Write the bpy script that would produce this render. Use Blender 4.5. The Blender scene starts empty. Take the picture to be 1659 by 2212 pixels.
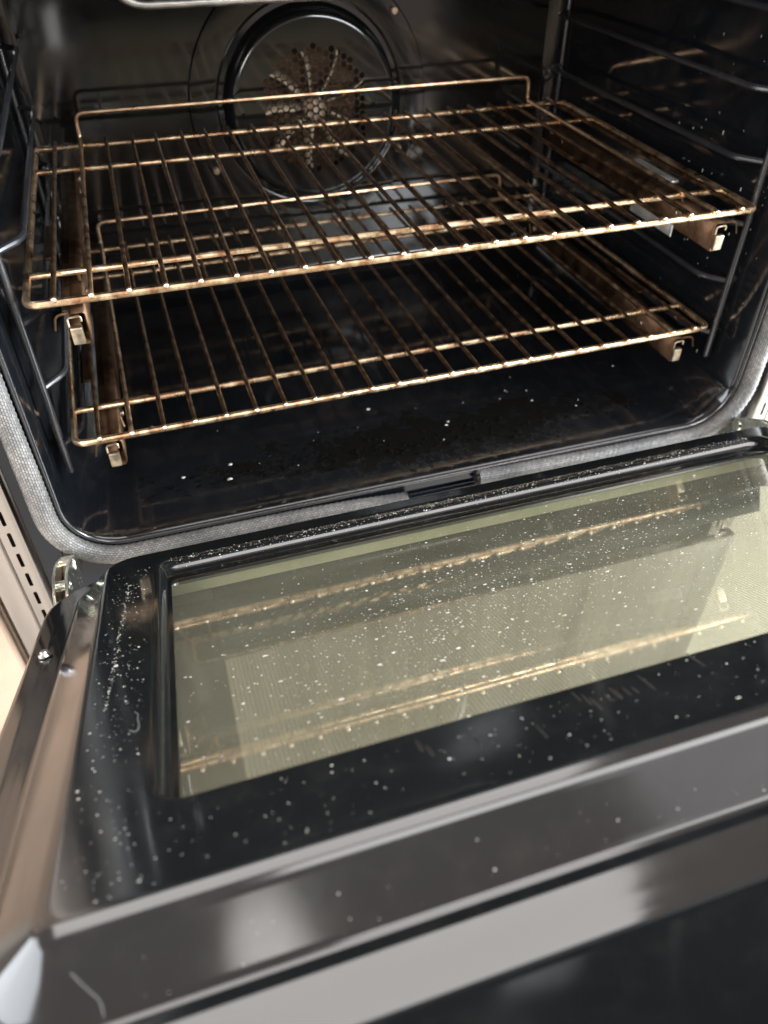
import bpy, bmesh, math, random
from mathutils import Vector, Matrix
random.seed(7)
sc = bpy.context.scene
COL = sc.collection

# ------------------------------------------------------------------ camera
def look(ya, pi, ro):
    fw = Vector((math.sin(ya)*math.cos(pi), math.cos(ya)*math.cos(pi), math.sin(pi)))
    rt = Vector((math.cos(ya), -math.sin(ya), 0)); up = rt.cross(fw)
    c, s = math.cos(ro), math.sin(ro)
    return rt*c+up*s, up*c-rt*s, fw
CAM = Vector((-0.2069, -0.5304, 0.2393))
rt, up, fw = look(0.3069, -0.7305, -0.0004)
cam = bpy.data.cameras.new('camera'); co = bpy.data.objects.new('camera', cam); COL.objects.link(co)
co.matrix_world = Matrix(((rt.x, up.x, -fw.x, CAM.x), (rt.y, up.y, -fw.y, CAM.y), (rt.z, up.z, -fw.z, CAM.z), (0, 0, 0, 1)))
cam.sensor_fit = 'VERTICAL'; cam.sensor_height = 36; cam.lens = 36*1657.1/2212
cam.clip_start = 0.01; cam.clip_end = 50
cam.dof.use_dof = True; cam.dof.focus_distance = 0.50; cam.dof.aperture_fstop = 8.0
sc.camera = co

# ------------------------------------------------------------------ world, lamps, exposure
w = bpy.data.worlds.new('World'); sc.world = w; w.use_nodes = True
bg = w.node_tree.nodes['Background']; bg.inputs[0].default_value = (0.62, 0.505, 0.445, 1); bg.inputs[1].default_value = 0.85
def area(name, loc, target, sx, sy, power, col):
    l = bpy.data.lights.new(name, 'AREA'); l.shape = 'RECTANGLE'; l.size = sx; l.size_y = sy
    l.energy = power; l.color = col
    o = bpy.data.objects.new(name, l); COL.objects.link(o); o.location = loc
    o.rotation_euler = (Vector(target)-Vector(loc)).to_track_quat('-Z', 'Y').to_euler()
    return o
area('range_wall_light', (-0.15, 0.80, 1.52), (-0.15, -0.45, 0.30), 1.7, 1.1, 27, (1.0, 0.97, 0.95))  # added area light in place of the unseen white wall behind the range
area('front_fill_left', (-1.45, -2.1, 0.95), (-0.1, 0.1, -0.05), 1.0, 1.2, 62, (1.0, 0.965, 0.92))  # added fill from behind the camera, brightens rails and cabinet
area('front_fill_right', (1.15, -2.3, 1.05), (0.1, 0.1, -0.05), 1.1, 1.2, 72, (0.92, 0.965, 1.0))  # right half of the added frontal fill, tinted cool like daylight
area('left_window_light', (-2.2, -0.35, 0.50), (-0.3, -0.4, 0.1), 2.2, 1.4, 60, (0.88, 0.94, 1.0))
area('ceiling_lamp', (-0.34, -1.02, 1.75), (-.34, -1.019, 0), 0.20, 0.20, 0.60, (1.0, 0.96, 0.92)).data.shape = 'DISK'
area('far_ceiling_lamp', (1.35, -0.60, 1.75), (1.35, -.599, 0), 1.5, 1.3, 5.5, (0.97, 0.97, 1.0)).data.shape = 'ELLIPSE'
area('lip_highlight_light', (0.80, -0.02, 1.75), (0.80, -0.019, 0), 2.0, 0.5, 18, (1.0, 0.98, 0.96))  # added long light, placed to be mirrored in the hinge-side window lip
area('floor_fill_light', (2.0, -0.75, 0.15), (0.3, -.1, -0.6), 1.0, 1.2, 210, (0.86, 0.94, 1.0))  # added low fill that brightens the floor seen through the door glass
vs = sc.view_settings; vs.view_transform = 'Standard'; vs.look = 'None'; vs.exposure = 0.42; vs.gamma = 1; vs.use_curve_mapping = False
sc.cycles.max_bounces = 10; sc.cycles.transparent_max_bounces = 12; sc.cycles.glossy_bounces = 6
sc.cycles.caustics_reflective = False; sc.cycles.caustics_refractive = False
try: sc.cycles.use_denoising = True
except Exception: pass

# ------------------------------------------------------------------ materials
def new_mat(name):
    m = bpy.data.materials.new(name); m.use_nodes = True
    nt = m.node_tree; b = nt.nodes['Principled BSDF']
    return m, nt, b
def N(nt, t, **kw):
    n = nt.nodes.new(t)
    for k, v in kw.items():
        if k.startswith('i_'):
            key = k[2:]; key = int(key) if key.isdigit() else key.replace('_', ' ')
            n.inputs[key].default_value = v
        else: setattr(n, k, v)
    return n
def ramp(nt, fac, stops, interp='LINEAR'):
    r = nt.nodes.new('ShaderNodeValToRGB'); r.color_ramp.interpolation = interp
    e = r.color_ramp.elements
    while len(e) > 1: e.remove(e[0])
    e[0].position = stops[0][0]; e[0].color = stops[0][1]
    for p, c in stops[1:]:
        x = e.new(p); x.color = c
    nt.links.new(fac, r.inputs[0]); return r
def g(v, a=1): return (v, v, v, a)
def noise(nt, scale, detail=4, rough=.55, coord='Object', stretch=None, dist=0):
    tc = N(nt, 'ShaderNodeTexCoord'); src = tc.outputs[coord]
    if stretch:
        mp = N(nt, 'ShaderNodeMapping'); mp.inputs['Scale'].default_value = stretch
        nt.links.new(src, mp.inputs[0]); src = mp.outputs[0]
    n = N(nt, 'ShaderNodeTexNoise'); n.inputs['Scale'].default_value = scale; n.inputs['Detail'].default_value = detail
    n.inputs['Roughness'].default_value = rough; n.inputs['Distortion'].default_value = dist
    nt.links.new(src, n.inputs['Vector']); return n

def enamel(name, base=(.006, .007, .009), r0=.05, r1=.2, ior=1.75, dirt=0.0, dscale=40, wav=0.0, burnt=False):
    m, nt, b = new_mat(name)
    b.inputs['IOR'].default_value = ior
    n = noise(nt, 9, 6, .6)
    rr = ramp(nt, n.outputs[0], [(.35, g(r0)), (.72, g(r1))])
    n2 = noise(nt, dscale, 8, .7)
    dr = ramp(nt, n2.outputs[0], [(.48, g(0)), (.78, g(1))])
    mix = N(nt, 'ShaderNodeMix', data_type='RGBA'); mix.inputs[6].default_value = (*base, 1)
    mix.inputs[7].default_value = (.05, .048, .045, 1)
    mu = N(nt, 'ShaderNodeMath', operation='MULTIPLY'); mu.inputs[1].default_value = dirt
    nt.links.new(dr.outputs[0], mu.inputs[0]); nt.links.new(mu.outputs[0], mix.inputs[0])
    col = mix.outputs[2]; rough = rr.outputs[0]
    if burnt:                                    # burnt-on spill, a crusty matt patch with its own outline
        tc = N(nt, 'ShaderNodeTexCoord'); mp = N(nt, 'ShaderNodeMapping')
        mp.inputs['Location'].default_value = (-.10, -.80, 4.2); mp.inputs['Scale'].default_value = (4.2, 22, 20)
        nt.links.new(tc.outputs['Object'], mp.inputs[0])
        ln = N(nt, 'ShaderNodeVectorMath', operation='LENGTH'); nt.links.new(mp.outputs[0], ln.inputs[0])
        nn = noise(nt, 38, 8, .75)
        ad = N(nt, 'ShaderNodeMath', operation='SUBTRACT'); nt.links.new(nn.outputs[0], ad.inputs[0])
        ms = N(nt, 'ShaderNodeMath', operation='MULTIPLY'); ms.inputs[1].default_value = .30
        nt.links.new(ln.outputs['Value'], ms.inputs[0]); nt.links.new(ms.outputs[0], ad.inputs[1])
        br = ramp(nt, ad.outputs[0], [(.24, g(0)), (.30, g(1))])
        m2 = N(nt, 'ShaderNodeMix', data_type='RGBA'); nt.links.new(br.outputs[0], m2.inputs[0])
        nt.links.new(col, m2.inputs[6]); m2.inputs[7].default_value = (.0022, .002, .0018, 1); col = m2.outputs[2]
        m3 = N(nt, 'ShaderNodeMix', data_type='FLOAT'); nt.links.new(br.outputs[0], m3.inputs[0])
        nt.links.new(rough, m3.inputs[2]); m3.inputs[3].default_value = .6; rough = m3.outputs[0]
        m4 = N(nt, 'ShaderNodeMix', data_type='FLOAT'); nt.links.new(br.outputs[0], m4.inputs[0]); m4.inputs[2].default_value = .5; m4.inputs[3].default_value = .04
        nt.links.new(m4.outputs[0], b.inputs['Specular IOR Level'])
    nt.links.new(col, b.inputs['Base Color']); nt.links.new(rough, b.inputs['Roughness'])
    if wav:
        n3 = noise(nt, 14, 2, .5); bp = N(nt, 'ShaderNodeBump'); bp.inputs['Strength'].default_value = wav; bp.inputs['Distance'].default_value = .004
        nt.links.new(n3.outputs[0], bp.inputs['Height']); nt.links.new(bp.outputs[0], b.inputs['Normal'])
    return m

def metal(name, c0, c1, c2=None, r0=.25, r1=.45, scale=60, stretch=None, metallic=1.0, bump=.15):
    m, nt, b = new_mat(name)
    n = noise(nt, scale, 6, .65, stretch=stretch)
    st = [(.36, (*c0, 1)), (.6, (*c1, 1))]
    if c2: st.append((.74, (*c2, 1)))
    r = ramp(nt, n.outputs[0], st); nt.links.new(r.outputs[0], b.inputs['Base Color'])
    n2 = noise(nt, scale*1.7, 5, .6, stretch=stretch)
    r2 = ramp(nt, n2.outputs[0], [(.35, g(r0)), (.7, g(r1))]); nt.links.new(r2.outputs[0], b.inputs['Roughness'])
    b.inputs['Metallic'].default_value = metallic
    if bump:
        bp = N(nt, 'ShaderNodeBump'); bp.inputs['Strength'].default_value = bump; bp.inputs['Distance'].default_value = .0006
        nt.links.new(n2.outputs[0], bp.inputs['Height']); nt.links.new(bp.outputs[0], b.inputs['Normal'])
    return m

def plain(name, col, rough=.5, metallic=0.0, var=.12, scale=50, ior=1.5):
    m, nt, b = new_mat(name)
    n = noise(nt, scale, 5, .6)
    lo = tuple(max(0, c*(1-var)) for c in col); hi = tuple(min(1, c*(1+var)) for c in col)
    r = ramp(nt, n.outputs[0], [(.3, (*lo, 1)), (.7, (*hi, 1))]); nt.links.new(r.outputs[0], b.inputs['Base Color'])
    b.inputs['Roughness'].default_value = rough; b.inputs['Metallic'].default_value = metallic; b.inputs['IOR'].default_value = ior
    return m

M = {}
M['enamel'] = enamel('cavity_enamel', base=(.0035, .004, .005), dirt=.10, r0=.06, r1=.20, ior=1.6, burnt=True)
M['wall'] = enamel('back_enamel', base=(.006, .0055, .005), r0=.05, r1=.17, dirt=.10, dscale=25, ior=1.58)
M['door'] = enamel('door_enamel', base=(.0058, .0068, .0073), r0=.04, r1=.19, dirt=.12, dscale=60, wav=.045, ior=1.62)
M['frame'] = enamel('frame_enamel', base=(.005, .007, .012), r0=.05, r1=.14, dirt=.04, ior=1.36)
M['wire_black'] = enamel('guide_enamel', base=(.012, .012, .014), r0=.16, r1=.32, dirt=.3, ior=1.8)
M['rack'] = metal('shaded_rack_steel', (.065, .034, .020), (.25, .155, .090), (.19, .062, .036), .30, .6, 60, bump=.3)  # rusty wire steel, colour darkened for the dim cavity the wires mirror
M['rail'] = metal('lit_rail_steel', (.40, .19, .09), (.86, .685, .455), (.50, .18, .09), .22, .5, 38, stretch=(1.6, 1, 1), bump=.3)  # heat-tinted steel, colour brightened for the frontal light on the rails
M['tip'] = metal('lit_wire_end', (.80, .68, .50), (.92, .82, .66), (.70, .40, .26), .35, .5, 160)  # bare wire ends, painted paler for the front light they catch
M['stop'] = metal('rack_stop_steel', (.36, .20, .11), (.74, .53, .34), (.42, .17, .10), .26, .48, 45)
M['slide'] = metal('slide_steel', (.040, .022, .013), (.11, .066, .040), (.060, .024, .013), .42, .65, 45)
M['cap'] = metal('slide_cap_steel', (.30, .24, .17), (.50, .42, .31), (.22, .13, .08), .34, .5, 120)
M['alu'] = metal('slide_clip_aluminium', (.78, .79, .78), (.92, .93, .92), None, .42, .6, 60)
M['steel'] = metal('trim_steel', (.20, .182, .17), (.30, .272, .255), None, .22, .34, 30, stretch=(1, 1, .05), bump=.05)
M['hinge'] = metal('zinc_plate', (.55, .58, .50), (.80, .82, .74), (.50, .42, .28), .15, .3, 90)
M['chrome'] = metal('screw_steel', (.65, .66, .70), (.8, .8, .82), None, .12, .25, 80)
M['element'] = metal('element_sheath', (.40, .385, .37), (.55, .53, .51), None, .3, .5, 70)
M['fan'] = metal('fan_steel', (.52, .40, .28), (.70, .56, .40), (.34, .24, .16), .4, .55, 50, metallic=.35)
M['screw'] = metal('dull_screw', (.30, .22, .16), (.45, .35, .27), None, .35, .5, 90)
M['dark'] = plain('dark_gap', (.012, .012, .012), .7)
M['beige'] = plain('cabinet_paint', (.37, .265, .195), .38, var=.08, scale=14)
M['chamber'] = metal('chamber_sheet', (.26, .255, .165), (.36, .355, .25), None, .4, .55, 12, metallic=.3)
M['crumb'] = plain('crumb', (.36, .345, .315), .75, var=.75, scale=420)
M['fibre'] = plain('fibre', (.42, .43, .44), .6)
M['brown_spill'] = plain('burnt_spill', (.004, .002, .002), .5, var=.4, scale=90)
M['crust'] = plain('burnt_crust', (.0025, .0022, .002), .85, var=.5, scale=200, ior=1.12)
M['orange'] = plain('rust_crumb', (.55, .16, .05), .6)

# braided gasket: weave from the UVs (u along in cm, v round)
m, nt, b = new_mat('braided_fibreglass')
uv = N(nt, 'ShaderNodeTexCoord'); mp = N(nt, 'ShaderNodeMapping'); mp.inputs['Scale'].default_value = (1, 1, 1)
nt.links.new(uv.outputs['UV'], mp.inputs[0])
bk = N(nt, 'ShaderNodeTexBrick'); bk.offset = .5
bk.inputs['Scale'].default_value = 1.0; bk.inputs['Mortar Size'].default_value = .045; bk.inputs['Mortar Smooth'].default_value = .9
bk.inputs['Brick Width'].default_value = .30; bk.inputs['Row Height'].default_value = .20
bk.inputs['Color1'].default_value = (.26, .256, .252, 1); bk.inputs['Color2'].default_value = (.15, .148, .146, 1); bk.inputs['Mortar'].default_value = (.03, .03, .03, 1)
nt.links.new(mp.outputs[0], bk.inputs['Vector'])
nz = noise(nt, 18, 5, .6); st = ramp(nt, nz.outputs[0], [(.3, g(.38)), (.65, (1.15, 1.1, 1.05, 1))])
mx = N(nt, 'ShaderNodeMix', data_type='RGBA', blend_type='MULTIPLY'); mx.inputs[0].default_value = 1
nt.links.new(bk.outputs['Color'], mx.inputs[6]); nt.links.new(st.outputs[0], mx.inputs[7]); nt.links.new(mx.outputs[2], b.inputs['Base Color'])
bp = N(nt, 'ShaderNodeBump'); bp.inputs['Strength'].default_value = .35; bp.inputs['Distance'].default_value = .0006; bp.invert = True
nt.links.new(bk.outputs['Fac'], bp.inputs['Height']); nt.links.new(bp.outputs[0], b.inputs['Normal'])
b.inputs['Roughness'].default_value = .45; b.inputs['Specular IOR Level'].default_value = .6
M['gasket'] = m

# coated door glass: clear tinted pane with a film of grease
m, nt, b = new_mat('coated_glass'); nt.nodes.remove(b)
out = nt.nodes['Material Output']
tr = N(nt, 'ShaderNodeBsdfTransparent'); tr.inputs[0].default_value = (.915, .915, .875, 1)
gl = N(nt, 'ShaderNodeBsdfGlossy'); gl.inputs['Color'].default_value = (1, .96, .86, 1)
nz = noise(nt, 16, 5, .6); rr = ramp(nt, nz.outputs[0], [(.35, g(.012)), (.7, g(.05))]); nt.links.new(rr.outputs[0], gl.inputs['Roughness'])
fr = N(nt, 'ShaderNodeFresnel'); fr.inputs['IOR'].default_value = 2.3
ge = N(nt, 'ShaderNodeNewGeometry'); inv = N(nt, 'ShaderNodeMath', operation='SUBTRACT'); inv.inputs[0].default_value = 1; nt.links.new(ge.outputs['Backfacing'], inv.inputs[1])
fm = N(nt, 'ShaderNodeMath', operation='MULTIPLY'); nt.links.new(fr.outputs[0], fm.inputs[0]); nt.links.new(inv.outputs[0], fm.inputs[1])
m1 = N(nt, 'ShaderNodeMixShader'); nt.links.new(fm.outputs[0], m1.inputs[0]); nt.links.new(tr.outputs[0], m1.inputs[1]); nt.links.new(gl.outputs[0], m1.inputs[2])
df = N(nt, 'ShaderNodeBsdfDiffuse'); df.inputs[0].default_value = (.42, .43, .34, 1)
n2 = noise(nt, 5, 6, .6, stretch=(1, 1.6, 1)); fl = ramp(nt, n2.outputs[0], [(.3, g(.06)), (.7, g(.13))])
m2 = N(nt, 'ShaderNodeMixShader'); nt.links.new(fl.outputs[0], m2.inputs[0]); nt.links.new(m1.outputs[0], m2.inputs[1]); nt.links.new(df.outputs[0], m2.inputs[2])
nt.links.new(m2.outputs[0], out.inputs[0]); M['glass'] = m

# outer pane, seen through the first: see-through olive glass with a fine printed line screen
m, nt, b = new_mat('screened_glass')
tc = N(nt, 'ShaderNodeTexCoord'); sx = N(nt, 'ShaderNodeSeparateXYZ'); nt.links.new(tc.outputs['Object'], sx.inputs[0])
mu = N(nt, 'ShaderNodeMath', operation='MULTIPLY'); mu.inputs[1].default_value = 2*math.pi/.0021; nt.links.new(sx.outputs[0], mu.inputs[0])
sn = N(nt, 'ShaderNodeMath', operation='SINE'); nt.links.new(mu.outputs[0], sn.inputs[0])
ln = ramp(nt, sn.outputs[0], [(.0, g(.12)), (.6, g(.34))])
gt = N(nt, 'ShaderNodeMath', operation='GREATER_THAN'); gt.inputs[1].default_value = -.212; nt.links.new(sx.outputs[0], gt.inputs[0])
mx = N(nt, 'ShaderNodeMix', data_type='FLOAT'); nt.links.new(gt.outputs[0], mx.inputs[0]); mx.inputs[2].default_value = .90; nt.links.new(ln.outputs[0], mx.inputs[3])
cm = N(nt, 'ShaderNodeMix', data_type='RGBA'); nt.links.new(gt.outputs[0], cm.inputs[0]); cm.inputs[6].default_value = (.035, .026, .012, 1); cm.inputs[7].default_value = (.16, .15, .09, 1)
nt.links.new(cm.outputs[2], b.inputs['Base Color']); b.inputs['Roughness'].default_value = .10; b.inputs['IOR'].default_value = 1.6
tr = N(nt, 'ShaderNodeBsdfTransparent'); tr.inputs[0].default_value = (.785, .79, .74, 1)
ms = N(nt, 'ShaderNodeMixShader'); nt.links.new(mx.outputs[0], ms.inputs[0]); nt.links.new(tr.outputs[0], ms.inputs[1]); nt.links.new(b.outputs[0], ms.inputs[2])
nt.links.new(ms.outputs[0], nt.nodes['Material Output'].inputs[0])
M['screen'] = m
M['tile'] = plain('floor_tile', (.50, .46, .40), .35, var=.06, scale=6)

# ------------------------------------------------------------------ mesh helpers
def tag(o, label=None, cat=None, group=None, kind=None):
    if label: o['label'] = label
    if cat: o['category'] = cat
    if group: o['group'] = group
    if kind: o['kind'] = kind
    return o
def mesh_obj(name, V, F, mat, parent=None, smooth=True, uvs=None, angle=None):
    me = bpy.data.meshes.new(name); me.from_pydata([tuple(v) for v in V], [], F); me.validate(); me.update()
    if uvs is not None:
        l = me.uv_layers.new(name='UVMap')
        for p in me.polygons:
            for li, vi in zip(p.loop_indices, p.vertices): pass
        k = 0
        for f in uvs:
            for c in f: l.data[k].uv = c; k += 1
    me.materials.append(mat)
    return link(name, me, parent, smooth, angle)
def link(name, me, parent=None, smooth=True, angle=None):
    if smooth:
        me.polygons.foreach_set('use_smooth', [True]*len(me.polygons))
        if angle is not None:
            try: me.set_sharp_from_angle(angle=math.radians(angle))
            except Exception: pass
    o = bpy.data.objects.new(name, me); COL.objects.link(o)
    if parent is not None: o.parent = parent
    return o
def empty(name, loc=(0, 0, 0), parent=None):
    o = bpy.data.objects.new(name, None); COL.objects.link(o); o.location = loc
    o.empty_display_size = .05
    if parent is not None: o.parent = parent
    return o
class MB:
    def __init__(s): s.V = []; s.F = []
    def add(s, V, F):
        k = len(s.V); s.V += [Vector(v) for v in V]; s.F += [tuple(i+k for i in f) for f in F]; return s
    def box(s, lo, hi, bev=0.0):
        x0, y0, z0 = lo; x1, y1, z1 = hi; b = bev
        if b <= 0:
            V = [(x, y, z) for x in (x0, x1) for y in (y0, y1) for z in (z0, z1)]
            return s.add(V, [(0, 1, 3, 2), (4, 6, 7, 5), (0, 4, 5, 1), (2, 3, 7, 6), (0, 2, 6, 4), (1, 5, 7, 3)])
        bm = bmesh.new(); bmesh.ops.create_cube(bm, size=1)
        for v in bm.verts: v.co = Vector(((x0+x1)/2+v.co.x*(x1-x0), (y0+y1)/2+v.co.y*(y1-y0), (z0+z1)/2+v.co.z*(z1-z0)))
        bmesh.ops.bevel(bm, geom=list(bm.edges), offset=b, segments=2, affect='EDGES', profile=.5)
        bm.verts.index_update()
        s.add([v.co.copy() for v in bm.verts], [tuple(v.index for v in f.verts) for f in bm.faces]); bm.free(); return s
    def tube(s, pts, r, n=8, closed=False, round_cap=False):
        V, F = tube(pts, r, n, closed, round_cap); return s.add(V, F)
    def cyl(s, a, b, r, n=14, bev=0.0):
        a = Vector(a); b = Vector(b); d = (b-a).normalized()
        if bev: pts = [(a, r-bev), (a+d*bev, r), (b-d*bev, r), (b, r-bev)]
        else: pts = [(a, r), (b, r)]
        t = d.orthogonal().normalized(); u = d.cross(t); k = len(s.V)
        for p, rr in pts:
            for i in range(n):
                q = 2*math.pi*i/n; s.V.append(p+t*math.cos(q)*rr+u*math.sin(q)*rr)
        for j in range(len(pts)-1):
            for i in range(n): s.F.append((k+j*n+i, k+j*n+(i+1) % n, k+(j+1)*n+(i+1) % n, k+(j+1)*n+i))
        s.F.append(tuple(k+i for i in reversed(range(n)))); s.F.append(tuple(k+(len(pts)-1)*n+i for i in range(n))); return s
    def build(s, name, mat, parent=None, smooth=True, angle=35): return mesh_obj(name, s.V, s.F, mat, parent, smooth, None, angle)

def fillet(pts, r, n=5, closed=False):
    P = [Vector(p) for p in pts]; out = []; L = len(P)
    for i, p in enumerate(P):
        if not closed and i in (0, L-1): out.append(p); continue
        a = P[(i-1) % L]; c = P[(i+1) % L]; rr = r[i] if isinstance(r, (list, tuple)) else r
        if rr <= 0: out.append(p); continue
        d0 = (a-p); d1 = (c-p); t = min(rr, d0.length*.49, d1.length*.49)
        s0 = p+d0.normalized()*t; s1 = p+d1.normalized()*t
        for k in range(n+1):
            u = k/n; out.append(s0*(1-u)**2+p*2*u*(1-u)+s1*u*u)
    return out
def tube(pts, r, n=8, closed=False, round_cap=False):
    P = [Vector(p) for p in pts]; L = len(P); V = []; F = []
    tang = []
    for i in range(L):
        if closed: t = P[(i+1) % L]-P[(i-1) % L]
        else: t = P[min(i+1, L-1)]-P[max(i-1, 0)]
        tang.append(t.normalized())
    nrm = tang[0].orthogonal().normalized()
    rings = []
    def ring(c, t, nr, rr):
        k = len(V); bn = t.cross(nr)
        for i in range(n):
            q = 2*math.pi*i/n; V.append(c+nr*math.cos(q)*rr+bn*math.sin(q)*rr)
        rings.append(k)
    R = r if isinstance(r, (list, tuple)) else [r]*L
    if round_cap and not closed:
        for a in (80, 50, 25): ring(P[0]-tang[0]*R[0]*math.sin(math.radians(a))*.8, tang[0], nrm, R[0]*math.cos(math.radians(a)))
    for i in range(L):
        nrm = (nrm-tang[i]*nrm.dot(tang[i]))
        nrm = nrm.normalized() if nrm.length > 1e-6 else tang[i].orthogonal().normalized()
        ring(P[i], tang[i], nrm, R[i])
    if round_cap and not closed:
        for a in (25, 50, 80): ring(P[-1]+tang[-1]*R[-1]*math.sin(math.radians(a))*.8, tang[-1], nrm, R[-1]*math.cos(math.radians(a)))
    m = len(rings)
    for j in range(m if closed else m-1):
        a = rings[j]; b = rings[(j+1) % m]
        sh = 0
        if closed and j == m-1:
            best = None
            for q in range(n):
                d = (V[a]-V[b+q]).length
                if best is None or d < best: best = d; sh = q
        for i in range(n): F.append((a+i, a+(i+1) % n, b+(i+1+sh) % n, b+(i+sh) % n))
    if not closed:
        F.append(tuple(rings[0]+i for i in reversed(range(n)))); F.append(tuple(rings[-1]+i for i in range(n)))
    return V, F
def rrect(x0, x1, y0, y1, r, n=6):
    """counter-clockwise rounded rectangle, 4*(n+1) points; r may be one radius or four (x0y0, x1y0, x1y1, x0y1)"""
    rs = r if isinstance(r, (list, tuple)) else [r]*4
    out = []
    for (cx, cy, sx_, sy_, a0), q in zip(((x0, y0, 1, 1, 180), (x1, y0, -1, 1, 270), (x1, y1, -1, -1, 0), (x0, y1, 1, -1, 90)), rs):
        for k in range(n+1):
            a = math.radians(a0+90*k/n); out.append((cx+sx_*q+math.cos(a)*q, cy+sy_*q+math.sin(a)*q))
    return out
def loft(loops, flip=False, cap0=False, cap1=False):
    V = []; F = []; n = len(loops[0])
    for l in loops: V += [Vector(p) for p in l]
    for j in range(len(loops)-1):
        for i in range(n):
            f = (j*n+i, j*n+(i+1) % n, (j+1)*n+(i+1) % n, (j+1)*n+i)
            F.append(tuple(reversed(f)) if flip else f)
    if cap0: F.append(tuple(range(n)) if flip else tuple(reversed(range(n))))
    if cap1: F.append(tuple(reversed([(len(loops)-1)*n+i for i in range(n)])) if flip else tuple((len(loops)-1)*n+i for i in range(n)))
    return V, F
def copy_tree(o, parent=None):
    c = o.copy(); COL.objects.link(c); c.parent = parent
    for ch in o.children: copy_tree(ch, c)
    return c

# ------------------------------------------------------------------ OVEN
V, F = [(-3, -3, -.74), (3, -3, -.74), (3, 1, -.74), (-3, 1, -.74)], [(0, 1, 2, 3)]
tag(mesh_obj('floor', V, F, M['tile'], None, False), 'pale beige kitchen floor under the open oven door', 'floor', kind='structure')
oven = tag(empty('oven', (0, 0, -.40)), 'open black enamel oven with braided door gasket and round fan cover', 'oven')
ZO = .40                                        # children are written in world z: shift once
def P3(o): o.location.z += ZO; return o
HW, ZB, ZT, YB, YF = .314, -.207, .205, .405, -.021
def prof(hw, zb, zt, r, y, n=7): return [(x, y, z) for x, z in rrect(-hw, hw, zb, zt, r, n)]

# cavity liner: rounded tube, floor is its own sheet set into it
V, F = loft([prof(HW+.003, ZB-.003, ZT+.003, .046, YF), prof(HW, ZB, ZT, .043, YF+.004), prof(HW-.003, ZB+.002, ZT, .042, .10), prof(HW-.006, ZB+.004, ZT, .040, YB-.030),
             prof(HW-.009, ZB+.008, ZT-.004, .038, YB-.012), prof(HW-.016, ZB+.015, ZT-.010, .034, YB-.003), prof(HW-.026, ZB+.025, ZT-.020, .028, YB)])
P3(mesh_obj('cavity_liner', V, F, M['enamel'], oven, True, None, 50))
bm = bmesh.new()
vs_ = [bm.verts.new(p) for p in prof(HW-.026, ZB+.025, ZT-.020, .028, YB)]; bm.faces.new(vs_)
me = bpy.data.meshes.new('back_wall'); bm.to_mesh(me); bm.free(); me.materials.append(M['wall']); P3(link('back_wall', me, oven, False))
# front frame: black plate with the rounded opening, and a bright lip bead
def plate_with_hole(outer, holes, y, mat, name, parent, thick=None):
    bm = bmesh.new()
    def ringe(pts):
        vs = [bm.verts.new((p[0], y, p[1])) for p in pts]
        return [bm.edges.new((vs[i], vs[(i+1) % len(vs)])) for i in range(len(vs))]
    ed = ringe(outer)
    for h in holes: ed += ringe(h)
    bmesh.ops.triangle_fill(bm, edges=ed, use_beauty=True)
    for f in bm.faces:
        f.normal_update()
        if f.normal.y > 0: f.normal_flip()
    if thick:
        r = bmesh.ops.extrude_face_region(bm, geom=list(bm.faces))
        for v in r['geom']:
            if isinstance(v, bmesh.types.BMVert): v.co.y += thick
        bmesh.ops.recalc_face_normals(bm, faces=bm.faces)
    me = bpy.data.meshes.new(name); bm.to_mesh(me); bm.free(); me.materials.append(mat)
    return link(name, me, parent, False)
P3(plate_with_hole([(-.3435, -.376), (.3435, -.376), (.3435, .285), (-.3435, .285)], [rrect(-HW-.003, HW+.003, ZB-.003, ZT+.003, .046, 7)], YF, M['frame'], 'front_frame', oven, None))
V, F = tube([(x, YF-.0025, z) for x, z in rrect(-HW-.001, HW+.001, ZB-.001, ZT+.001, .045, 8)], .0021, 8, True)
P3(mesh_obj('opening_lip', V, F, M['wire_black'], oven))
# gasket seat: a shallow groove rim visible where the braid is missing
mb = MB(); mb.tube([(-.06, YF-.003, -.2245), (.08, YF-.003, -.2245)], .0018, 8)
P3(mb.build('gasket_channel', M['frame'], oven))

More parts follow.
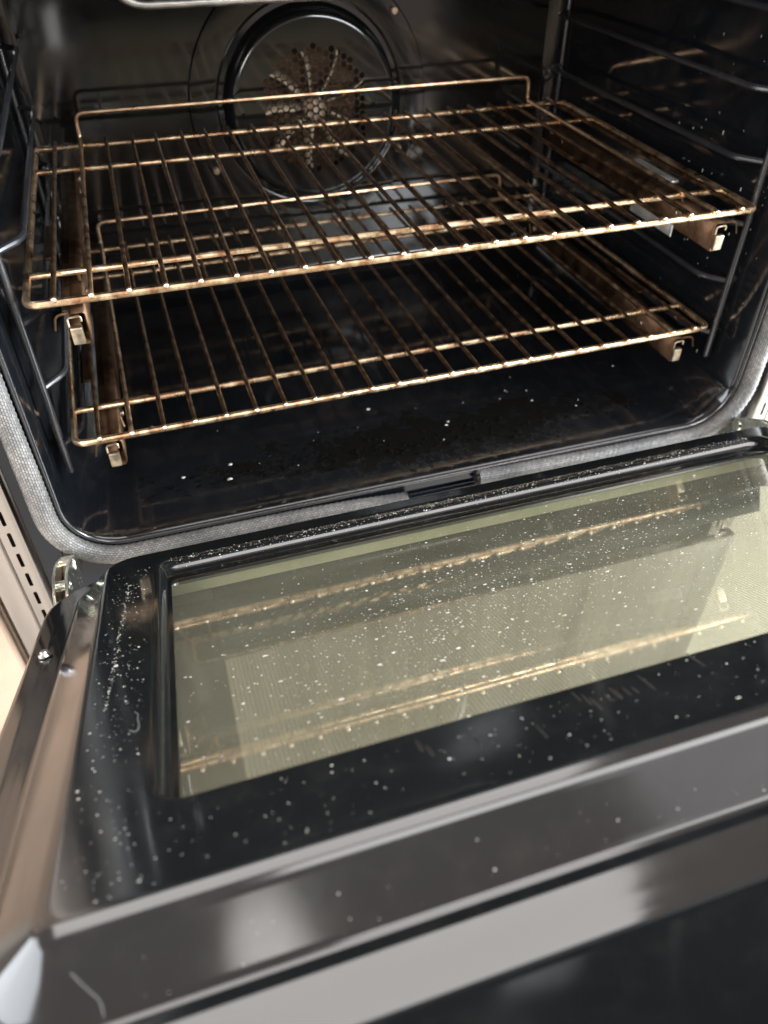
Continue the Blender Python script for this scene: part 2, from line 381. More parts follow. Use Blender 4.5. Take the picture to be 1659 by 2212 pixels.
# braided gasket: flattened rope round the opening, missing a piece at the bottom
def gasket():
    full = rrect(-.3255, .3255, -.2185, .216, .055, 10)   # starts at the lower left corner and runs counter-clockwise
    n = 11
    ll = full[0:n]; lr = full[n:2*n]; ur = full[2*n:3*n]; ul = full[3*n:]
    def dense(a):
        out = []
        for i in range(len(a)-1):
            p, q = Vector((*a[i], 0)), Vector((*a[i+1], 0)); k = max(1, int((q-p).length/.0014))
            for j in range(k): out.append(p.lerp(q, j/k))
        out.append(Vector((*a[-1], 0))); return out
    path = [(.044, -.2150)]+[(.06, -.2162), (.10, -.2178), (.16, -.2185)]+lr+ur+ul+ll+[(-.20, -.2188), (-.12, -.2195), (-.07, -.2215), (-.040, -.2240), (-.026, -.2250)]
    path = dense(path)
    V = []; F = []; U = []; m = 44; L = 0; Ls = []
    rnd = random.Random(3)
    for i, p in enumerate(path):
        if i: L += (p-path[i-1]).length
        Ls.append(L)
        t = (path[min(i+1, len(path)-1)]-path[max(i-1, 0)]).normalized(); nr = Vector((t.y, -t.x, 0))   # outward (x,z plane)
        a = .0079+.0004*math.sin(L*31); b = .0078+.0003*math.sin(L*19+1)
        for k in range(m):
            q = 2*math.pi*k/m; ca, sa = math.cos(q), math.sin(q)
            rib = 22*k/m; w_ = .00034*math.sin(math.pi*rib)*math.sin(2*math.pi*(L/.0052+.5*math.floor(rib)*.5))+.00022*abs(math.sin(math.pi*rib))
            px = p+nr*(a+w_)*ca
            V.append(Vector((px.x, YF-.0065-(b+w_)*sa, px.y)))
    for i in range(len(path)-1):
        for k in range(m):
            F.append((i*m+k, i*m+(k+1) % m, (i+1)*m+(k+1) % m, (i+1)*m+k))
            v0, v1 = k*5.2/m, (k+1)*5.2/m; u0, u1 = Ls[i]*100, Ls[i+1]*100
            U.append([(u0, v0), (u0, v1), (u1, v1), (u1, v0)])
    F.append(tuple(reversed(range(m)))); U.append([(0, 0)]*m)
    e = (len(path)-1)*m; F.append(tuple(e+i for i in range(m))); U.append([(0, 0)]*m)
    o = mesh_obj('gasket', V, F, M['gasket'], oven, True, U, 60)
    for (cx, cz, d) in ((.044, -.2150, -1), (-.026, -.2250, 1)):            # frayed ends
        mb = MB()
        for k in range(46):
            q = rnd.uniform(0, 6.28); r_ = rnd.random()**.5
            px = cx; pz = cz+.0088*r_*math.cos(q); py = YF-.0065-.0066*r_*math.sin(q)
            l = rnd.uniform(.0006, .0026)
            mb.tube([(px-d*.002, py, pz), (px+d*l, py+rnd.uniform(-.0004, .0004), pz+rnd.uniform(-.0004, .0004))], .00055, 5)
        tag(mb.build('frayed_end', M['gasket'], o), kind='stuff')
    P3(o)
gasket()

# steel storage drawer below the oven, seen through the door glass
mb = MB(); mb.box((-.384, -.034, -.70), (.384, .30, -.380), .003); P3(mb.build('storage_drawer', M['steel'], oven))
# steel side trims with vent slots, both sides
def trim(sgn):
    name = 'side_trim'
    x0, x1, x2, x3 = .3445, .3485, .3615, .3855
    holes = []
    z = -.366
    while z < .24:
        holes.append(rrect(sgn*.3545-.0015, sgn*.3545+.0015, z, z+.0150, .0012, 3)); z += .0225
    o = plate_with_hole([(sgn*x1, -.376), (sgn*x2, -.376), (sgn*x2, .285), (sgn*x1, .285)], holes, YF-.008, M['steel'], name, oven, .0012)
    mb = MB()
    pr = [(x0, YF+.002), (x0, YF-.006), (x0+.0012, YF-.0085), (x1-.0002, YF-.0088)]
    pr2 = [(x2+.0002, YF-.0088), (x2+.0012, YF-.0075), (x2+.004, YF-.0030), (x3-.003, YF-.0022), (x3, YF+.001), (x3, YF+.05)]
    for p in (pr, pr2):
        k = len(mb.V)
        for (x, y) in p: mb.V += [Vector((sgn*x, y, -.376)), Vector((sgn*x, y, .285))]
        for i in range(len(p)-1):
            f = (k+2*i, k+2*i+2, k+2*i+3, k+2*i+1); mb.F.append(f if sgn > 0 else tuple(reversed(f)))
    mb.build('trim_edge', M['steel'], o)
    bk = MB(); bk.box((min(sgn*.349, sgn*.361), YF-.001, -.375), (max(sgn*.349, sgn*.361), YF+.002, .284)); bk.build('slot_back', M['slide'], o, False)
    P3(o)
trim(-1); trim(1)

# ---------------------------------------------------------------- fan cover and fan on the back wall
FX, FZ = .003, .004
def circ(r, n, y, cx=FX, cz=FZ): return [(cx+math.cos(2*math.pi*i/n)*r, y, cz+math.sin(2*math.pi*i/n)*r) for i in range(n)]
Nn = 96
V, F = loft([circ(.136, Nn, YB-.0006), circ(.1345, Nn, YB-.0030), circ(.108, Nn, YB-.0034), circ(.1052, Nn, YB-.0030), circ(.1040, Nn, YB-.0012)], flip=False)
fan_cover = P3(mesh_obj('fan_cover', V, F, M['wall'], oven, True, None, 50))
V, F = loft([circ(.1042, Nn, YB-.0011), circ(.099, Nn, YB-.0016), circ(.0955, Nn, YB-.008), circ(.0935, Nn, YB-.020),
             circ(.0922, Nn, YB-.0235), circ(.0895, Nn, YB-.0252), circ(.0865, Nn, YB-.0252)], flip=False)
mesh_obj('cover_ring', V, F, M['door'], fan_cover, True, None, 50)
bm = bmesh.new(); ed = []
def ringe(pts):
    vs = [bm.verts.new(p) for p in pts]; return [bm.edges.new((vs[i], vs[(i+1) % len(vs)])) for i in range(len(vs))]
ed += ringe(circ(.0865, Nn, YB-.0252))
pt = .0077; hole_c = []
for j in range(-9, 10):
    for i in range(-10, 11):
        x = (i+.5*(j % 2))*pt; z = j*pt*.866
        x, z = z, x                                            # columns upright as in the cover
        if math.hypot(x, z) > .0625: continue
        if abs(x) > .0565: continue
        a = math.atan2(z, x)
        hole_c.append((x, z))
for x, z in hole_c:
    ed += ringe([(FX+x+math.cos(2*math.pi*k/10)*.0033, YB-.0252, FZ+z+math.sin(2*math.pi*k/10)*.0033) for k in range(10)])
bmesh.ops.triangle_fill(bm, edges=ed, use_beauty=True)
r = bmesh.ops.extrude_face_region(bm, geom=list(bm.faces))
for v in r['geom']:
    if isinstance(v, bmesh.types.BMVert): v.co.y += .0016
bmesh.ops.recalc_face_normals(bm, faces=bm.faces)
me = bpy.data.meshes.new('perforated_plate'); bm.to_mesh(me); bm.free(); me.materials.append(M['wall']); link('perforated_plate', me, fan_cover, False)
fan = P3(mesh_obj('fan', *loft([circ(.072, 48, YB-.003), circ(.072, 48, YB-.0036)], cap1=True), M['slide'], oven, False))
mb = MB(); mb.cyl((FX, YB-.004, FZ), (FX, YB-.020, FZ), .014, 24, .002); mb.cyl((FX, YB-.020, FZ), (FX, YB-.0225, FZ), .005, 6); mb.build('hub', M['screw'], fan)
for k in range(9):
    a = 2*math.pi*k/9+.2; pts = []
    mb = MB(); ca, sa = math.cos(a), math.sin(a)
    V = []; F = []
    for q in range(7):
        rr = .016+q*.0085; bend = .10*q*q/7
        for (yy, off) in ((YB-.0045, -.005-q*.0004), (YB-.0205, .0075)):
            aa = a+bend*.35+off/rr*.55
            V.append((FX+rr*math.cos(aa), yy, FZ+rr*math.sin(aa)))
    for q in range(6): F.append((2*q, 2*q+2, 2*q+3, 2*q+1))
    ob = mesh_obj('blade', V, F, M['fan'], fan)
    so = ob.modifiers.new('thickness', 'SOLIDIFY'); so.thickness = .0008
for (x, z) in ((-.113, -.056), (.106, -.051), (-.06, .112), (.10, .090)):
    mb = MB(); mb.cyl((x, YB-.003, z), (x, YB-.0075, z), .0042, 12, .001); mb.build('screw', M['screw'], fan_cover)
# broil element under the roof
pts = fillet([(-.197, .205, .200), (-.197, .205, .1345), (.05, .205, .1345), (.05, .205, .200)], .05, 10)
mb = MB(); mb.tube(pts, .0036, 12)
el = P3(mb.build('broil_element', M['element'], oven))

# ---------------------------------------------------------------- door: tilted, hinged below the opening
ANG = 0.457025
door_loc = Vector((0, -.03, -.19742))
def D(x, s, h): return (x, -s, h)
def dloop(xo, s0, s1, hS, hN, hH, r, n=7, rh=None):
    """one rounded loop of the door pressing; hS sides, hN near edge, hH hinge edge"""
    rh = r if rh is None else rh; pts = rrect(-xo, xo, -s1, -s0, [r, r, rh, rh], n); out = []
    for i, (x, y) in enumerate(pts):
        c, k = divmod(i, n+1); f = k/n
        h = {0: hS+(hN-hS)*f, 1: hN+(hS-hN)*f, 2: hS+(hH-hS)*f, 3: hH+(hS-hH)*f}[c]
        out.append((x, y, h))
    return out
def roundover(x, s0, s1, r, run, drop):
    """plateau edge rolling over into the sloped side"""
    L = []
    for k in range(6):
        t = k/5; a = t*math.radians(42); o = r*math.sin(a); d = r*(1-math.cos(a))
        L.append((o, -d))
    return L
loops = []
# window lip, from the glass up to the plateau
PH, FH = .008, -.012                             # plateau and flange heights over the glass
WX, W0, W1 = .2365, .1385, .3945
lip = [(0, 0, 0, -.0012, .005), (-.0004, 0, 0, .0004, .005), (.0004, .0014, .0001, .0006, .006), (.0020, .0090, .0001, .0007, .008), (.0028, .0142, .0002, .0009, .009), (.0034, .0158, .0002, .0018, .009), (.0042, .0178, .0003, .0041, .010), (.0050, .0200, .0004, .0064, .010), (.0062, .0226, .0004, .0075, .011), (.0078, .0265, .0005, .0079, .012), (.0095, .0330, .0008, PH, .013)]
for (ox, oh, on, h, r_) in lip: loops.append(dloop(WX+ox, W0-oh, W1+on, h, h, h, r_))
PX, P0, P1 = .2745, .0920, .4360
loops.append(dloop(WX+.0105, W0-.0340, W1+.0013, PH, PH, PH, .0135))
loops.append(dloop(PX-.0012, P0+.0012, P1-.0012, PH, PH, PH, .0085, rh=.0155))
for k in range(8):
    a = math.radians(44*k/7); o = .0145*math.sin(a); d = .0145*(1-math.cos(a)); q = .0075*math.sin(a); e = .0075*(1-math.cos(a))
    loops.append(dloop(PX+q, P0-o, P1+o, PH-e, PH-d, PH-d, .005+.35*(o+q), rh=.016+o))
loops.append(dloop(.2995, .0610, .4578, FH+.0014, -.0095, FH+.0014, .038, rh=0.04))
loops.append(dloop(.3010, .0595, .4592, FH+.0003, -.0107, FH+.0003, .038, rh=0.043))
loops.append(dloop(.3020, .0585, .4604, FH-.0001, -.0114, FH-.0001, .038, rh=0.045))
loops.append(dloop(.3028, 0.0580, .4618, FH-.0002, -.0117, FH-.0002, .038, rh=0.047))
loops.append(dloop(.3036, 0.0575, .4655, FH-.0002, -.0113, FH-.0002, .038, rh=0.048))
loops.append(dloop(.3044, 0.0570, .4670, FH-.0002, -.0114, FH-.0002, .038, rh=0.049))
loops.append(dloop(.3070, 0.0550, .4740, FH-.0003, FH-.0017, FH-.0003, .038, rh=0.052))
loops.append(dloop(.3080, 0.0540, .4795, FH-.0003, FH-.0035, FH-.0003, .038, rh=0.054))
loops.append(dloop(.3100, 0.0520, .4815, FH-.0004, FH-.0039, FH-.0004, .038, rh=0.056))
loops.append(dloop(.3120, 0.0520, .4835, FH-.0004, FH-.0041, FH-.0004, .038, rh=0.058))
loops.append(dloop(.3125, 0.0520, .4850, FH-.0004, FH-.0040, FH-.0004, .038, rh=0.059))
loops.append(dloop(.3130, 0.0520, .4865, FH-.0004, FH-.0038, FH-.0004, .038, rh=0.0595))
loops.append(dloop(.3205, 0.0520, .5635, FH-.0004, FH+.0083, FH-.0004, .012, rh=0.066))
loops.append(dloop(.3212, 0.0520, .5650, FH-.0004, FH+.0085, FH-.0004, .012, rh=0.066))
loops.append(dloop(.3225, 0.0520, .5680, FH-.0008, FH+.0082, FH-.0008, .012, rh=0.066))
loops.append(dloop(.3235, 0.0520, .5695, FH-.0022, FH+.0065, FH-.0022, .012, rh=0.066))
loops.append(dloop(.3235, 0.0520, .5695, -.0300, -.0300, -.0300, .012, rh=0.066))
V, F = loft(loops, flip=False)
door = mesh_obj('door', V, F, M['door'], oven, True, None, 60)
door.location = door_loc; P3(door); door.rotation_euler = (-ANG, 0, 0)
def dpart(mb, name, mat, smooth=True, angle=35): return mb.build(name, mat, door, smooth, angle)
# panes
mb = MB(); mb.box(D(-.2415, .3960, -.0045), D(.2415, .1335, -.0013)); dpart(mb, 'window_glass', M['glass'], False)
mb = MB(); mb.box(D(-.262, .410, -.0150), D(.262, .115, -.0120)); dpart(mb, 'outer_glass', M['screen'], False)
mb = MB(); mb.box(D(-.2415, .1345, -.0118), D(.2415, .1325, -.0047)); dpart(mb, 'chamber_wall', M['chamber'], False)
mb = MB(); mb.box(D(-.2415, .398, -.0118), D(.2415, .396, -.0047)); dpart(mb, 'chamber_wall', M['chamber'], False)
for s_ in (-1, 1):
    mb = MB(); mb.box(D(min(s_*.2415, s_*.2400), .3959, -.0118), D(max(s_*.2415, s_*.2400), .1346, -.0047)); dpart(mb, 'chamber_wall', M['slide'], False)
def ring3(xo, s0, s1, h, r): return [(x, y, h) for x, y in rrect(-xo, xo, -s1, -s0, r, 6)]
V, F = loft([ring3(.250, .124, .402, -.0305, .01), ring3(.320, .045, .565, -.0305, .012), ring3(.320, .045, .565, -.0340, .012), ring3(.250, .124, .402, -.0340, .01), ring3(.250, .124, .402, -.0305, .01)])
mesh_obj('outer_panel', V, F, M['frame'], door, True, None, 35)
mb = MB(); mb.box(D(-.300, .0570, -.0850), D(.300, .0535, -.0300), .0008); dpart(mb, 'floor_view_blocker', M['frame'])  # unseen plate added to keep the bright floor out of back-wall reflections
for s_ in (-1, 1):
    mb = MB(); a = Vector(D(s_*.3125, .187, FH-.0006)); mb.cyl(a, a+Vector((0, 0, .0026)), .0040, 18, .0010)
    mb.cyl(a+Vector((0, 0, .0026)), a+Vector((0, 0, .0042)), .0028, 14, .0008); dpart(mb, 'flange_screw', M['chrome'])

# hinges: plated arm, link and roller between the frame and the door flange
def hinge(s_):
    x = s_*.3185
    def plate(pts, x0, x1, nm, parent, mat):
        mb = MB(); n = len(pts)
        mb.V = [Vector((x0, y, z)) for y, z in pts]+[Vector((x1, y, z)) for y, z in pts]
        mb.F = [tuple(range(n)), tuple(reversed(range(n, 2*n)))]+[(i, n+i, n+(i+1) % n, (i+1) % n) for i in range(n)]
        bm = bmesh.new()
        vs = [bm.verts.new(v) for v in mb.V]; [bm.faces.new([vs[i] for i in f]) for f in mb.F]
        bmesh.ops.recalc_face_normals(bm, faces=bm.faces)
        bmesh.ops.bevel(bm, geom=list(bm.edges), offset=.0006, segments=2, affect='EDGES')
        me = bpy.data.meshes.new(nm); bm.to_mesh(me); bm.free(); me.materials.append(mat); return link(nm, me, parent, True, 40)
    x = s_*.3190
    arm = [(-.022, -.206), (-.022, -.226), (-.036, -.231), (-.054, -.218), (-.074, -.206), (-.094, -.203), (-.112, -.208), (-.120, -.200), (-.112, -.188), (-.098, -.180), (-.080, -.178), (-.062, -.183), (-.046, -.193), (-.034, -.199)]
    o = plate(arm, x-.0052, x-.0032, 'door_hinge', oven, M['hinge'])
    plate([(y, z-.002) for y, z in arm], x+.0034, x+.0054, 'hinge_arm', o, M['hinge'])
    for (y, z, r_) in ((-.042, -.203, .0066), (-.080, -.190, .0042)):
        mb = MB(); mb.cyl((x-.0064, y, z), (x+.0066, y, z), r_, 18, .001); mb.build('hinge_roller', M['hinge'], o)
    mb = MB(); mb.cyl((x-.0072, -.108, -.198), (x+.0074, -.108, -.198), .0034, 14, .0006); mb.build('hinge_pin', M['chrome'], o)
    mb = MB(); mb.box((x-.0028, -.098, -.206), (x+.0030, -.024, -.2000), .001); mb.build('hinge_link', M['screw'], o)
    P3(o)
hinge(-1); hinge(1)

# ------------------------------------------------------------------ wire side guides (ladders) on each wall
RUNG = [.134, .081, .028, -.025, -.078, -.131]
def guide(s_):
    t = tag(empty('rack_guide', (s_*.303, .2, -.155)), 'black wire rack guide on the %s wall of the oven cavity' % ('left' if s_ < 0 else 'right'), 'rack guide', 'wire rack guides')
    off = -Vector(t.location)
    def put(mb, nm):
        for v in mb.V: v += off
        return mb.build(nm, M['wire_black'], t)
    for y in (.0165, .386):
        mb = MB(); zb = -.155 if y < .1 else -.16
        mb.tube([(s_*.3035, y, zb), (s_*.3035, y+.0, .19)], .0031, 10, False, True); put(mb, 'upright')
    for z in RUNG:
        pts = fillet([(s_*.3035, .0185, z), (s_*.2870, .0385, z), (s_*.2870, .378, z), (s_*.3030, .386, z)], .009, 5)
        mb = MB(); mb.tube(pts, .0026, 9); put(mb, 'rung')
    return t
guide(-1); guide(1)

# ------------------------------------------------------------------ racks
PITCH = .025
def rack(name, label, loc, rot, depth):
    t = tag(empty(name, loc), label, 'oven rack', 'sliding wire oven racks'); t.rotation_euler = (0, 0, rot)
    RW, RZ = .2935, -.0040
    rr = random.Random(label)
    fr = fillet([(-RW, depth, RZ), (-RW, .0005, RZ), (RW, .0005, RZ), (RW, depth, RZ)], .009, 6)
    mb = MB(); mb.tube(fr[:], .0027, 10, False, True); mb.build('frame_rail', M['rail'], t)
    for y, r_, e in ((.0481, .0023, 0), (depth-.0727, .0022, 0), (depth, .0022, .001)):
        mb = MB(); mb.tube([(-RW+e, y, RZ), (-.1, y+.0003, RZ-.0002), (.1, y-.0002, RZ), (RW-e, y, RZ)], .0025, 10, False, True); mb.build('cross_rail', M['rail'], t)
    base = None
    for i in range(23):
        if i in (1, 21): continue
        if base is None:
            mb = MB(); mb.tube([(0, -.0042, .0), (0, .045, .0002), (0, depth*.5, -.0005), (0, depth-.05, .0001), (0, depth+.004, 0)], .0019, 9, False, True)
            o = mb.build('wire', M['rack'], t); base = o
            o.data.materials.append(M['tip'])
            for p in o.data.polygons:
                if p.center.y < -.0040: p.material_index = 1
        else:
            o = base.copy(); COL.objects.link(o)
        o.location = (-.275+PITCH*i+rr.uniform(-.0006, .0006), rr.uniform(-.0005, .0008), .0)
        o.rotation_euler = (0, rr.uniform(0, 6.28), rr.uniform(-.0016, .0016)); o.rotation_euler.y = rr.uniform(-.2, .2)
        o.parent = t
    x = .25
    pts = fillet([(-x, -.003, 0), (-x, depth+.006, 0), (-x+.0005, depth+.007, .0245), (x-.0005, depth+.007, .0245), (x, depth+.006, 0), (x, -.003, 0)], [0, .005, .009, .009, .005, 0], 5)
    pts[0].y = pts[-1].y = -.0042
    mb = MB(); mb.tube(pts, .0020, 9, False, True); o = mb.build('rear_stop', M['stop'], t)
    o.data.materials.append(M['tip'])
    for p in o.data.polygons:
        if p.center.y < -.0040: p.material_index = 1
    for sgn in (-1, 1):                                        # hooks that grip the slides
        for y in (.060, depth-.060):
            mb = MB(); mb.tube(fillet([(sgn*.233, y, -.0085), (sgn*.2605, y, -.0085), (sgn*.2590, y-.010, -.0175), (sgn*.2575, y-.016, -.024)], .004, 4), .0015, 8, False, True)
            mb.build('hook', M['rack'], t)
    return t
upper = rack('oven_rack', 'upper golden brown wire rack, nearer the top of the oven', (0, 0, 0), -.001, .3535)
lower = rack('oven_rack', 'lower golden brown wire rack, just above the oven floor', (.0018, .0088, -.1186), .0206, .376)

# ------------------------------------------------------------------ telescopic slides under the racks
def slide(s_, z, y0, label):
    t = tag(empty('rack_slide', (s_*.264, y0, z)), label, 'rack slide', 'telescopic rack slides')
    def prof_ext(pts, ya, yb, nm, mat, th=.0011):
        # open thin section swept along y
        V = []; F = []; n = len(pts)
        for y in (ya, yb): V += [(s_*x, y, zz) for x, zz in pts]
        for i in range(n-1):
            f = (i, i+1, n+i+1, n+i); F.append(f)
        o = mesh_obj(nm, V, F, mat, t, True, None, 30)
        so = o.modifiers.new('thickness', 'SOLIDIFY'); so.thickness = th; so.offset = 0
        return o
    # fixed outer channel, moving inner channel (x grows towards the wall)
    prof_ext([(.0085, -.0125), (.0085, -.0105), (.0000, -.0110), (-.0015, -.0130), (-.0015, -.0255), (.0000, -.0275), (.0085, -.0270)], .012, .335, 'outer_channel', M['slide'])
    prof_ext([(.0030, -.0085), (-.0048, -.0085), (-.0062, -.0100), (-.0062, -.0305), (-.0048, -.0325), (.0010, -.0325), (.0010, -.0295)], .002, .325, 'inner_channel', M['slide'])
    mb = MB(); mb.box((-.0060, -.0025, -.0305), (.0024, .0025, -.0175), .0010)
    o = mb.build('end_cap', M['cap'], t)
    mb = MB(); mb.tube(fillet([(-.0060, .0, -.017), (-.0060, .0, -.0105), (.0030, .0, -.0100), (.0030, .0, -.0140)], .002, 3), .0008, 6); mb.build('end_loop', M['cap'], o)
    mb = MB(); mb.tube(fillet([(s_*.0035, .004, -.0095), (s_*.0095, .001, -.0075), (s_*.0135, .001, -.0095), (s_*.0155, .0, -.0185)], .003, 3), .0009, 6); mb.build('front_clip', M['slide'], t)
    mb = MB(); mb.cyl((-s_*.0064, .30, -.0135), (-s_*.0105, .30, -.0135), .0038, 14, .001); mb.build('stop_rivet', M['cap'], t)
    mb = MB(); mb.cyl((-s_*.0064, .055, -.0175), (-s_*.0095, .055, -.0175), .0026, 12, .0006); mb.build('stop_rivet', M['cap'], t)
    if s_ > 0 and z > -.05:
        mb = MB(); mb.box((.0125, .098, -.0085), (.0205, .166, -.0060), .0008); mb.build('wall_clip', M['alu'], t)
        mb = MB(); mb.box((-.0085, .055, -.0400), (-.0068, .125, -.0290), .0006); mb.build('wall_clip', M['alu'], t)
    else:
        mb = MB(); mb.box((min(s_*.0125, s_*.0205), .098, -.0085), (max(s_*.0125, s_*.0205), .166, -.0060), .0008); mb.build('wall_clip', M['slide'], t)
    return t
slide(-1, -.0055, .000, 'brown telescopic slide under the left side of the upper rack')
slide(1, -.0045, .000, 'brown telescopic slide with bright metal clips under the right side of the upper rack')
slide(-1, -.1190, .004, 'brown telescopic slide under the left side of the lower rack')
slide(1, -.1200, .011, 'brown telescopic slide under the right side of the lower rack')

# ------------------------------------------------------------------ cabinet beside the oven (seen at the left edge)
cab = tag(empty('cabinet', (-.50, .02, -.60)), 'pale peach painted kitchen cabinet left of the oven', 'cabinet')
def cpart(lo, hi, nm, bev=.002):
    o = Vector(cab.location); mb = MB(); mb.box(Vector(lo)-o, Vector(hi)-o, bev); return mb.build(nm, M['beige'], cab)
cpart((-.75, -.012, -.62), (-.3885, .50, .29), 'carcass')
cpart((-.4340, -.032, -.60), (-.3905, -.0125, .27), 'stile')
cpart((-.70, -.032, -.328), (-.4345, -.0125, -.262), 'rail')
cpart((-.70, -.026, -.60), (-.4345, -.0125, -.3305), 'panel')
cpart((-.70, -.032, -.2595), (-.4345, -.0125, .27), 'drawer_front')

# ------------------------------------------------------------------ crumbs, spatter, fibres
def blob(mb, c, ax, ay, az, r, ru, rv, rw, n=6):
    """flattened low blob on a surface with axes ru, rv and normal rw"""
    k = len(mb.V)
    rot = random.uniform(0, 6.28)
    for lvl, (rad, hh) in enumerate(((1.0, 0.05), (.75, .6))):
        for i in range(n):
            q = 2*math.pi*i/n+rot; j = random.uniform(.7, 1.2)
            mb.V.append(c+ru*(math.cos(q)*ax*rad*j)+rv*(math.sin(q)*ay*rad*j)+rw*(az*hh))
    mb.V.append(c+rw*az)
    for i in range(n):
        mb.F.append((k+i, k+(i+1) % n, k+n+(i+1) % n, k+n+i)); mb.F.append((k+n+i, k+n+(i+1) % n, k+2*n))
Rm = Matrix.Rotation(-ANG, 3, 'X')
eX, eY, eN = Vector((1, 0, 0)), Rm @ Vector((0, 1, 0)), Rm @ Vector((0, 0, 1))
def dpt(x, s, h): return door_loc+Rm @ Vector((x, -s, h))
random.seed(21)
HG = -.0013
mb = MB()
cl = [(-.08, .28, .06, .04, 1200), (.0, .25, .08, .05, 1400), (-.14, .33, .06, .04, 700), (.08, .21, .08, .04, 1000), (-.17, .26, .05, .07, 280)]
for (cx, cs, sx_, ss, n) in cl:
    for _ in range(n):
        x = random.gauss(cx, sx_); s = random.gauss(cs, ss)
        if not (-.232 < x < .232 and .142 < s < .384): continue
        sz = .00017*math.exp(random.gauss(0, .65)); sz = min(sz, .0009)
        e = random.uniform(.6, 1.0)
        blob(mb, dpt(x, s, HG), sz*random.uniform(1, 1.6), sz*e, sz*.55, 0, eX, eY, eN)
o = mb.build('glass_crumbs', M['crumb'], None, True, None); tag(o, 'pale crumbs and dust specks scattered over the door window', 'crumbs', kind='stuff')
mb = MB()
def plateau_ok(x, s):
    return -.273 < x < .273 and .094 < s < .4355 and not (-.2475 < x < .2475 and .099 < s < .3975)
n = 0
while n < 700:
    r_ = random.random()
    if r_ < .40: x = random.uniform(-.272, -.249); s = random.uniform(.12, .43)
    elif r_ < .50: x = random.gauss(-.259, .002); s = random.uniform(.15, .34)
    else: x = random.uniform(-.265, .10); s = random.uniform(.397, .435)
    if not plateau_ok(x, s): continue
    sz = min(.00014*math.exp(random.gauss(0, .6)), .00045)
    if r_ < .55 and r_ > .4: sz *= .7
    for q in range(random.choice((1, 1, 1, 1, 2))):
        xx = x+random.gauss(0, sz*1.6)*(q > 0); s2 = s+random.gauss(0, sz*1.6)*(q > 0)
        if plateau_ok(xx, s2): blob(mb, dpt(xx, s2, PH), sz*random.uniform(1, 1.5), sz*random.uniform(.6, 1), sz*.6, 0, eX, eY, eN)
    n += 1
o = mb.build('door_crumbs', M['crumb'], None, True, None); tag(o, 'white crumbs scattered over the black enamel border of the door', 'crumbs', kind='stuff')
mb = MB()
for _ in range(60):                                     # specks on the near sloped edge and step
    x = random.uniform(-.25, 0); t_ = random.random()
    s = .4465+t_*.0125; h = .0030-t_*.0130
    nn = (eN*.76-eY*.65).normalized(); vv = eX.cross(nn)
    sz = min(.00014*math.exp(random.gauss(0, .5)), .0004); blob(mb, dpt(x, s, h), sz, sz, sz*.5, 0, eX, vv, nn)
o = mb.build('edge_crumbs', M['crumb'], None, True, None); tag(o, 'tiny specks of dust on the sloping front edge of the door', 'crumbs', kind='stuff')
mb = MB(); zf = ZB+.0018
for _ in range(85):
    x = random.uniform(-.26, .26); y = random.uniform(.02, .33)
    sz = min(.0006*math.exp(random.gauss(0, .6)), .0022)
    blob(mb, Vector((x, y, zf)), sz*random.uniform(.9, 1.4), sz, sz*.6, 0, eX, Vector((0, 1, 0)), Vector((0, 0, 1)))
o = mb.build('floor_crumbs', M['crumb'], None, True, None); tag(o, 'scattered pale crumbs lying on the black oven floor', 'crumbs', kind='stuff')
mb = MB()
for _ in range(75):
    y = random.uniform(-.005, .16); z = random.uniform(-.17, .15)
    sz = min(.0006*math.exp(random.gauss(0, .5)), .0016)
    blob(mb, Vector((HW-.0006-.003*max(0, min(1, (y+.017)/.117)), y, z)), sz*.5, sz*random.uniform(.8, 2.2), sz*.35, 0, Vector((0, 1, 0)), Vector((0, 0, 1)), Vector((-1, 0, 0)))
o = mb.build('wall_spatter', M['crumb'], None, True, None); tag(o, 'pale dried spatter on the right wall of the oven cavity', 'spatter', kind='stuff')
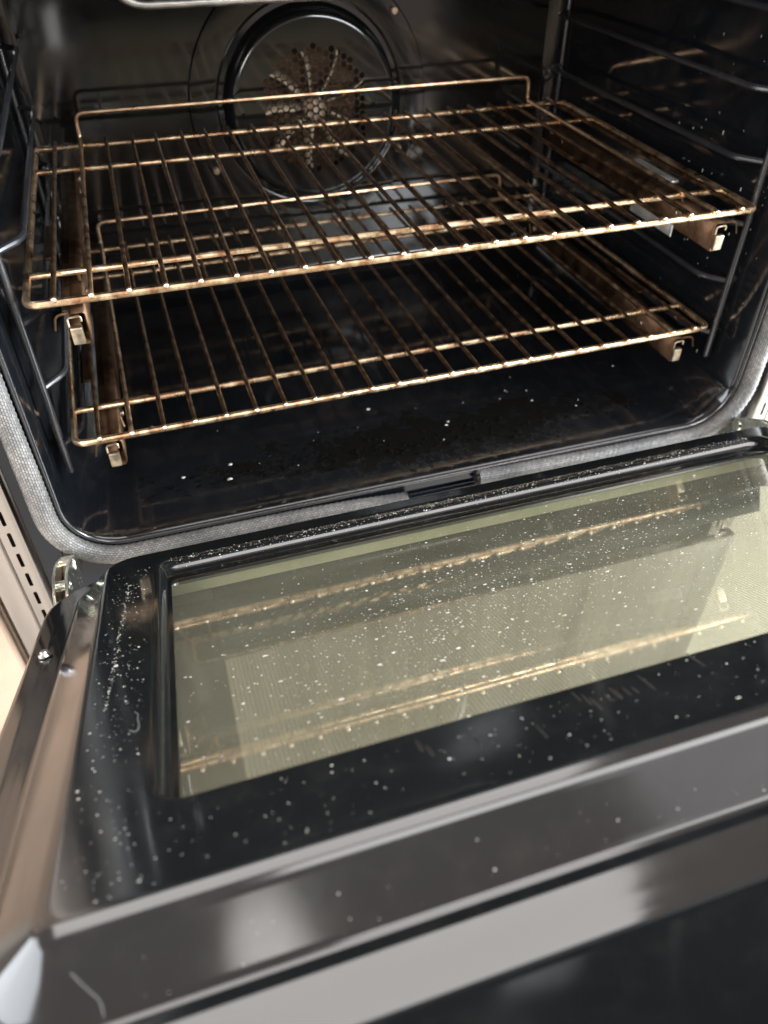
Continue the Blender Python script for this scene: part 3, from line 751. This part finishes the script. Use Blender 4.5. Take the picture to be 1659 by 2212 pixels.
# bits of lint on the door
def fibre(pts, r, label):
    mb = MB(); P = fillet([dpt(x, s, h+.0006) for x, s, h in pts], .004, 5); mb.tube(P, r, 6)
    return tag(mb.build('lint_fibre', M['fibre'], None), label, 'lint')
fibre([(-.2525, .3240, PH), (-.2508, .3269, PH), (-.2513, .3307, PH), (-.2500, .3365, PH), (-.2514, .3422, PH), (-.2543, .3388, PH)], .00005, 'curled white lint fibre on the left border of the door')
fibre([(-.2679, .4500, -.0010), (-.2640, .4535, -.0050), (-.2610, .4560, -.0075), (-.2607, .4585, -.0105)], .00004, 'short curved lint fibre on the sloping front edge of the door')
mb = MB()
for (x, s) in [(-.0832, .4019), (-.0809, .4059), (-.0792, .4105), (-.0731, .4075), (-.0689, .4067), (-.0647, .4071), (-.0614, .4082), (-.0546, .4060), (-.0281, .3999), (-.1487, .4041), (-.1463, .4092), (-.1287, .4119), (-.1056, .4167)]:
    blob(mb, dpt(x, s, PH), .0008*random.uniform(.7, 1.3), .0050*random.uniform(.6, 1.4), .00015, 0, eX, eY, eN, 8)
tag(mb.build('burnt_drips', M['brown_spill'], None, True, None), 'dark brown dried drips on the black border below the door window', 'drips', kind='stuff')
mb = MB()
for k in range(230):                                   # smeared powdery trail down the left border
    t_ = random.random(); x = -.2614-.0040*t_+random.gauss(0, .0007); s = .150+.165*t_
    sz = .00016*math.exp(random.gauss(0, .5)); blob(mb, dpt(x, s, PH), sz*1.3, sz*1.3, sz*.4, 0, eX, eY, eN, 5)
tag(mb.build('powder_trail', M['crumb'], None, True, None), 'thin white powdery trail along the left border of the door', 'powder', kind='stuff')
mb = MB()
for k in range(900):                                   # burnt crust in a ragged band near the front of the oven floor
    t_ = random.gauss(.45, .26); x = -.23+.45*t_; y = .030+random.gauss(0, .010)-.012*(t_-.5)
    if not (-.26 < x < .26 and y > -.005): continue
    sz = min(.0007*math.exp(random.gauss(0, .55)), .0026); blob(mb, Vector((x, y, ZB+.0016)), sz*1.5, sz*.8, sz*.6, 0, eX, Vector((0, 1, 0)), Vector((0, 0, 1)), 6)
tag(mb.build('burnt_crust', M['crust'], None, True, None), 'black crusty burnt residue across the front of the oven floor', 'residue', kind='stuff')
mb = MB()
for k in range(1700):                                  # grey dust caught along the hinge-side lip of the window
    x = random.uniform(-.236, .236); t_ = min(1, max(0, random.gauss(.62, .22)))
    s = W0-.0158-.0095*t_; h = .0027+.0058*math.sin(t_*1.45)
    nn = (eN*math.cos(.85*(1-t_)+.1)-eY*math.sin(.85*(1-t_)+.1)).normalized(); vv = eX.cross(nn)
    sz = min(.00015*math.exp(random.gauss(0, .5)), .0005); blob(mb, dpt(x, s, h), sz*1.4, sz, sz*.5, 0, eX, vv, nn, 5)
tag(mb.build('lip_dust', M['crumb'], None, True, None), 'pale grey dust along the raised lip between window and hinge edge', 'dust', kind='stuff')
